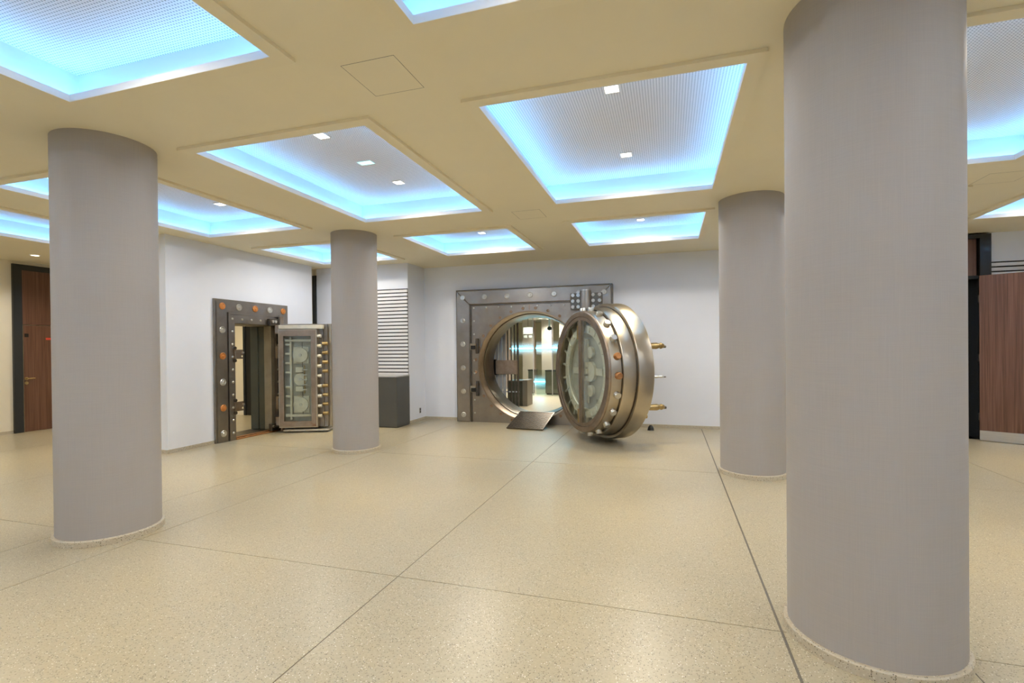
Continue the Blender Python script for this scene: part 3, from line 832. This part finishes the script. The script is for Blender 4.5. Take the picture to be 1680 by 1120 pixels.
BOX('board', (-0.16, 0.16, 0, 0.02, -0.11, 0.11), GREYTOP, pic)
BOX('hanger', (-0.01, 0.01, 0.005, 0.015, 0.11, VTOP - 2.20), GUN, pic)
BOX('tile', (-0.14, -0.03, 0, 0.02, -0.24, -0.15), GREYTOP, pic)
BOX('tile', (0.03, 0.14, 0, 0.02, -0.24, -0.15), GREYTOP, pic)
for k, (x, y) in enumerate(((-4.35, 15.6), (-4.1, 16.3), (-3.95, 16.85), (-3.72, 16.95))):
    round_light(x, y, VTOP, ('leftmost round ceiling lamp seen through the round vault', 'second round ceiling lamp seen through the round vault', 'third round ceiling lamp seen through the round vault', 'round ceiling lamp nearest the round door rim')[k], 110, r=0.085, group='lamps inside the vault')
for p in ((-3.0, 12.6), (-3.6, 14.1), (-5.5, 14.0), (-1.6, 14.0)):
    lamp('vault_lamp', 'SPOT', (p[0], p[1], VTOP - 0.04), 120, SPOT_COL, None, spot_size=math.radians(150), spot_blend=1.0, shadow_soft_size=0.08)

# ------------------------------------------------------------------ small rectangular vault (on the left wall)
sv = thing('vault_door_frame', 'rectangular steel vault frame with copper and silver bolts on the white wall', 'vault frame', (-7.68, 7.75, 0), PI / 2)
def portal(bm, xo0, xo1, zo, xi0, xi1, zi, y0, y1):
    box(bm, xo0, xi0, y0, y1, 0, zo); box(bm, xi1, xo1, y0, y1, 0, zo); box(bm, xi0, xi1, y0, y1, zi, zo)
bm = bmesh.new(); portal(bm, -0.89, 0.89, 2.572, -0.62, 0.62, 2.34, -0.04, 0.0); obj('outer_frame', bm, STEELL, sv)
bm = bmesh.new(); portal(bm, -0.855, 0.855, 2.537, -0.635, 0.635, 2.355, -0.052, -0.04); obj('bolt_panel', bm, STEELL, sv)
bm = bmesh.new(); portal(bm, -0.622, 0.622, 2.342, -0.59, 0.59, 2.31, -0.075, 0.0); obj('moulding', bm, STEELL, sv)
bm = bmesh.new(); portal(bm, -0.588, 0.588, 2.308, -0.48, 0.55, 2.15, -0.066, 0.0); obj('inner_frame', bm, STEELL, sv)
bm = bmesh.new(); lathe(bm, [(0, 0.062), (0.01, 0.062), (0.02, 0.054), (0.02, 0.040), (0.013, 0.036), (0.022, 0.026), (0.022, 0.016), (0.03, 0.012), (0.03, 0)], 20, (0, 0, 0), (0, -1, 0))
sb0 = obj('silver_bolt', bm, SILVER, sv, True)
bm = bmesh.new(); lathe(bm, [(0, 0.062), (0.01, 0.062), (0.02, 0.054), (0.02, 0.040), (0.013, 0.036), (0.022, 0.026), (0.022, 0.016), (0.03, 0.012), (0.03, 0)], 20, (0, 0, 0), (0, -1, 0))
cb0 = obj('copper_bolt', bm, COPPER, sv, True)
used = {id(sb0): False, id(cb0): False}
def putb(src, x, z):
    if not used[id(src)]:
        src.location = (x, -0.052, z); used[id(src)] = True
    else: inst(src, (x, -0.052, z), sv)
for k, x in enumerate((-0.737, -0.373, 0.012, 0.383, 0.747)): putb(cb0 if k % 2 == 0 else sb0, x, 2.445)
for sx in (-0.74, 0.747):
    for k, z in enumerate((2.018, 1.548, 1.077, 0.616, 0.157)): putb(cb0 if k in (1, 3) else sb0, sx, z)
bm = bmesh.new(); lathe(bm, [(0, 0.022), (0.008, 0.022), (0.016, 0.014), (0.018, 0)], 12, (0, 0, 0), (0, -1, 0))
sr0 = obj('rivet', bm, SILVER, sv, True)
rl = [(-0.535 + k * 0.22, 2.225) for k in range(5)] + [(-0.535, 2.225 - k * 0.232) for k in range(1, 10)] + [(0.57, 2.0 - k * 0.25) for k in range(8)]
for k, (x, z) in enumerate(rl):
    if k == 0: sr0.location = (x, -0.066, z)
    else: inst(sr0, (x, -0.066, z), sv)
for z in (1.575, 0.614):     # keepers reaching into the opening
    pts = [(-0.52, z - 0.085), (-0.33, z - 0.085), (-0.33, z - 0.055), (-0.375, z - 0.055), (-0.375, z - 0.02), (-0.33, z - 0.02), (-0.33, z + 0.085), (-0.52, z + 0.085)]
    bm = bmesh.new(); prism(bm, pts, -0.10, -0.068)
    kp = obj('keeper', bm, BRONZE, sv)
    CYL('keeper_tip', (-0.345, -0.10, z + 0.03), (-0.345, -0.115, z + 0.03), 0.022, SILVER, kp, 12)
    for dz in (0.115, -0.115): CYL('keeper_bolt', (-0.50, -0.066, z + dz), (-0.50, -0.095, z + dz), 0.03, GUN, kp, 12)
# jambs, lintel and sill lining the thick wall
BOX('far_jamb', (0.46, 0.585, 0.0, 0.18, 0.03, 2.15), BEIGEJAMB, sv, 0.006)
BOX('far_jamb', (0.47, 0.585, 0.181, 0.33, 0.03, 2.15), OLIVE, sv, 0.006)
BOX('far_jamb', (0.45, 0.585, 0.331, 0.52, 0.03, 2.15), OLIVE, sv, 0.006)
BOX('near_jamb', (-0.505, -0.47, 0.0, 0.52, 0.03, 2.15), BEIGEJAMB, sv)
BOX('lintel', (-0.505, 0.585, 0.0, 0.52, 2.13, 2.168), BEIGEJAMB, sv)
BOX('sill', (-0.505, 0.585, 0.0, 0.52, 0.0, 0.03), GUN, sv)
BOX('sill_bar', (-0.48, 0.55, -0.085, -0.045, 0.0, 0.028), RUSTY, sv, 0.004)
BOX('sill_bar', (-0.48, 0.55, -0.02, 0.03, 0.030, 0.040), RUSTY, sv)
BOX('latch', (-0.475, -0.40, 0.20, 0.26, 1.18, 1.26), BLACK, sv)
# hinges
for z, h in ((2.20, 0.07), (0.11, 0.07)):
    hb = BOX('hinge_block', (0.30, 0.56, -0.14, -0.067, z - h, z + h), GUN, sv, 0.006)
    for x in (0.36, 0.43): CYL('hinge_bolt', (x, -0.14, z + 0.015), (x, -0.165, z + 0.015), 0.03, SILVER, hb, 12)
    CYL('hinge_barrel', (0.60, -0.13, z - 0.16), (0.60, -0.13, z + 0.12), 0.05, BRONZE, sv, 20)
for z in (1.60, 0.58):
    hb = BOX('hinge_strap', (0.50, 0.585, -0.13, -0.067, z - 0.13, z + 0.13), BRONZE, sv, 0.006)
    BOX('strap_slot', (0.52, 0.565, -0.134, -0.129, z - 0.05, z + 0.05), BLACK, hb)
    for dz in (0.09, -0.09): CYL('strap_bolt', (0.54, -0.13, z + dz), (0.54, -0.15, z + dz), 0.02, GUN, hb, 10)

# the open leaf
LPHI = math.radians(22)
LA = (-7.40, 8.08)
lf = thing('vault_door_leaf', 'open rectangular vault door leaf showing lock works behind glass', 'vault door', (LA[0], LA[1], 0), LPHI)
W = 0.86; Z0, Z1 = 0.10, 2.16
# local: x along the leaf, y into thickness (away from viewer)
BOX('core', (0.03, W - 0.02, 0.16, 0.25, Z0, Z1), STEELL, lf)
BOX('step_plate', (0.0, W + 0.05, 0.20, 0.27, Z0 - 0.02, Z1 + 0.005), STEELL, lf, 0.004)
BOX('step_plate', (-0.02, W + 0.11, 0.271, 0.34, Z0 - 0.025, Z1 + 0.012), BRUSH, lf, 0.004)
BOX('outer_plate', (-0.03, W + 0.17, 0.341, 0.42, Z0 - 0.03, Z1 + 0.018), STEELL, lf, 0.006)
bm = bmesh.new(); ring_wall(bm, (0.03, W - 0.13, Z0 + 0.02, Z1 - 0.12), (0.115, W - 0.215, Z0 + 0.13, Z1 - 0.24), -0.01, 0.03); obj('window_frame', bm, BRONZE, lf)
bm = bmesh.new(); ring_wall(bm, (0.015, W - 0.10, Z0, Z1 - 0.10), (0.03, W - 0.13, Z0 + 0.02, Z1 - 0.12), 0.0, 0.16); obj('case_frame', bm, BRUSH, lf)
BOX('back_plate', (0.03, W - 0.13, 0.14, 0.159, Z0 + 0.02, Z1 - 0.12), LOCKDIM, lf)
BOX('glass_pane', (0.112, W - 0.212, 0.012, 0.018, Z0 + 0.127, Z1 - 0.237), GLASS, lf)
BOX('top_rail', (0.015, W - 0.0, 0.02, 0.16, Z1 - 0.095, Z1 - 0.02), LOCKPALE, lf, 0.004)
BOX('foot_rail', (0.10, W + 0.12, -0.02, 0.30, 0.03, 0.065), SILVER, lf, 0.006)
for x in (0.2, 0.7): BOX('foot_post', (x - 0.03, x + 0.03, 0.18, 0.26, 0.065, Z0), GUN, lf)
wx0, wx1, wz0, wz1 = 0.125, W - 0.225, Z0 + 0.15, Z1 - 0.26
BOX('bolt_bar', (wx0 + 0.085, wx0 + 0.120, 0.06, 0.10, wz0, wz1), LOCKPALE, lf, 0.004)
for z in (wz0 + 0.06, wz1 - 0.09): BOX('tie_bar', (wx0, wx1, 0.055, 0.09, z, z + 0.045), LOCKPALE, lf, 0.004)
bz = [wz1 - 0.15 - k * 0.186 for k in range(4)] + [wz1 - 1.0 - k * 0.186 for k in range(4)]
for z in bz:
    CYL('throw_bolt', (wx0, 0.085, z), (wx0 + 0.09, 0.085, z), 0.026, LOCKPALE, lf, 12)
for k in range(9):
    CYL('edge_bolt', (W - 0.125, 0.05, wz1 + 0.02 - k * 0.2), (W - 0.03, 0.05, wz1 + 0.02 - k * 0.2), 0.032, LOCKPALE, lf, 14)
for z in (wz1 - 0.36, (wz0 + wz1) / 2 - 0.02, wz0 + 0.30):
    big = abs(z - (wz0 + wz1) / 2) > 0.1
    cxw = wx0 + 0.29
    if big: BOX('wheel_mount', (cxw - 0.15, cxw + 0.15, 0.11, 0.138, z - 0.17, z + 0.17), LOCKPALE, lf, 0.004)
    wl = CYL('lock_wheel', (cxw, 0.06, z), (cxw, 0.10, z), 0.145 if big else 0.125, LOCKPALE, lf, 36)
    CYL('wheel_hub', (cxw, 0.045, z), (cxw, 0.06, z), 0.03, SILVER, wl, 16)
zc = (wz0 + wz1) / 2 - 0.02
for dz in (0.19, -0.19): BOX('lock_case', (cxw - 0.09, cxw + 0.05, 0.05, 0.12, zc + dz - 0.05, zc + dz + 0.05), paint('ivory_case', (0.75, 0.73, 0.66), 0.4), lf, 0.005)
BOX('linkage', (cxw + 0.075, cxw + 0.095, 0.04, 0.06, zc - 0.28, zc + 0.28), BRASS, lf, 0.003)
for k in range(5): BOX('linkage_clip', (cxw + 0.03, cxw + 0.14, 0.035, 0.05, zc - 0.22 + k * 0.1, zc - 0.195 + k * 0.1), SILVER, lf, 0.003)
BOX('linkage', (cxw + 0.025, cxw + 0.032, 0.10, 0.11, wz0 + 0.1, wz1 - 0.1), GUN, lf)
for z in bz:     # locking bolts coming out of the stepped edge
    CYL('locking_bolt', (W - 0.03, 0.14, z + 0.02), (W + 0.075, 0.14, z + 0.02), 0.034, BRASS, lf, 14)
for z in (2.06, 0.22): BOX('hinge_knuckle', (-0.09, 0.03, 0.10, 0.26, z - 0.09, z + 0.09), BRONZE, lf, 0.01)

# ------------------------------------------------------------------ doors
# tall walnut door on the far left wall
d1 = thing('door_1', 'tall walnut door in a dark frame at the far left edge', 'door', (XL, 7.32, 0), PI / 2); d1['kind'] = 'structure'
x0, x1 = -0.635, 0.64
bm = bmesh.new(); portal(bm, x0, x1, 3.46, x0 + 0.15, x1 - 0.15, 3.345, -0.05, 0.0); obj('frame', bm, DARK, d1)
BOX('transom_panel', (x0 + 0.15, x1 - 0.15, -0.03, 0.0, 2.225, 3.345), WALNUT, d1)
lfp = BOX('leaf', (x0 + 0.175, x1 - 0.15, -0.03, 0.0, 0.005, 2.212), WALNUT, d1)
BOX('leaf_edge', (x0 + 0.15, x0 + 0.17, -0.032, 0.0, 0.005, 2.212), BRONZE, d1)
BOX('door_plate', (-0.445, -0.375, -0.036, -0.030, 1.965, 2.04), BLACK, d1, 0.002)
BOX('red_sign', (-0.075, 0.06, -0.034, -0.030, 1.912, 1.957), RED, d1, label='small red sign')
hd = CYL('handle_rose', (-0.425, -0.03, 1.105), (-0.425, -0.042, 1.105), 0.034, BRASS, d1, 20)
bm = bmesh.new(); cyl(bm, (-0.425, -0.042, 1.105), (-0.425, -0.085, 1.105), 0.012, 12); cyl(bm, (-0.43, -0.082, 1.105), (-0.30, -0.082, 1.108), 0.011, 12)
obj('lever', bm, BRASS, hd, True)
CYL('lock_rose', (-0.425, -0.03, 1.015), (-0.425, -0.042, 1.015), 0.032, BRASS, d1, 20)

# right walnut door, leaf folded back towards us
d2 = thing('door_2', 'open walnut door leaf with steel kick plate in a dark frame at right', 'door', (4.48, 10.50, 0)); d2['kind'] = 'structure'
bm = bmesh.new(); portal(bm, -0.73, 0.735, 3.50, -0.58, 0.58, 3.43, -0.005, 0.45); obj('frame', bm, DARK, d2)
BOX('transom_panel', (-0.578, 0.56, 0.06, 0.11, 2.80, 3.425), WALNUT, d2)
BOX('transom_bar', (-0.578, 0.578, 0.03, 0.14, 2.74, 2.80), DARK, d2)
BOX('dark_room_panel', (-0.73, 0.735, 0.44, 0.46, 0, 3.5), DARK, d2)  # dark panel standing in for the unlit room behind
la = math.atan2(-0.27, 0.455)
ML = Matrix.Translation((0.545, -0.055, 0)) @ Matrix.Rotation(la, 4, 'Z')
leaf = BOX('leaf', (0.0, 1.1, -0.025, 0.025, 0.175, 2.785), WALNUT, d2, M=ML)
BOX('kick_plate', (0.0, 1.1, -0.028, 0.028, 0.008, 0.174), KICK, d2, M=ML)
for z in (0.4, 1.4, 2.4): CYL('hinge', (0.55, -0.03, z - 0.06), (0.55, -0.03, z + 0.06), 0.014, GUN, d2, 12)
BOX('hinge_gap_shade', (0.552, 0.578, -0.03, -0.006, 0.01, 2.74), BLACK, d2)  # black strip painting the shade in the hinge gap

# dark jamb beyond the vault wall and dark corridor door
t1 = BOX('trim_1', (-7.93, -7.83, 9.77, 9.83, 0, 3.37), DARK); struct(t1, 'slim dark vertical door jamb between vault wall and slatted wall', 'trim')
wall('wall_recess', [(-8.2, -7.93, 9.81, 9.95, 0, ZC), (-7.93, -7.83, 9.84, 9.95, 0, ZC)], 'cream wall strip behind the dark jamb', CREAM)
d3 = thing('door_3', 'dark door deep behind the small vault opening', 'door', (-9.75, 10.13, 0)); d3['kind'] = 'structure'
BOX('leaf', (-0.5, 0.5, -0.03, 0.0, 0.01, 3.2), BLACK, d3)
bm = bmesh.new(); portal(bm, -0.56, 0.56, 3.28, -0.5, 0.5, 3.2, -0.05, 0.0); obj('frame', bm, DARK, d3)

# ------------------------------------------------------------------ small things
bx_ = thing('reception_box', 'dark grey box counter with pale top standing against the slatted panel', 'counter', (-5.80, 9.2, 0))
BOX('body', (-0.42, 0.405, 0, 0.54, 0.012, 1.055), GREY, bx_, 0.004)
BOX('plinth', (-0.40, 0.385, 0.015, 0.53, 0, 0.0119), BLACK, bx_)
BOX('top', (-0.425, 0.41, -0.005, 0.54, 1.0555, 1.082), GREYTOP, bx_, 0.003)
ot = thing('wall_outlet', 'small black double outlet low on the white return wall', 'outlet', (-5.445, 10.30, 0.232), PI / 2)
BOX('plate', (-0.036, 0.036, -0.010, 0, -0.062, 0.062), GREYTOP, ot, 0.003)
for z in (-0.028, 0.028): BOX('socket', (-0.026, 0.026, -0.014, -0.0101, z - 0.024, z + 0.024), BLACK, ot, 0.002)
ds = thing('door_stop', 'black rubber dome door stop on the floor right of the round vault door', 'door stop', (-0.345, 10.16, 0))
bm = bmesh.new(); lathe(bm, [(0, 0), (0, 0.062), (0.02, 0.062), (0.05, 0.055), (0.08, 0.042), (0.10, 0.024), (0.108, 0)], 24); obj('dome', bm, BLACK, ds, True)
bm = bmesh.new(); lathe(bm, [(0, 0.064), (0.006, 0.068), (0.012, 0.064), (0.012, 0.05)], 24); obj('base_ring', bm, GUN, ds, True)
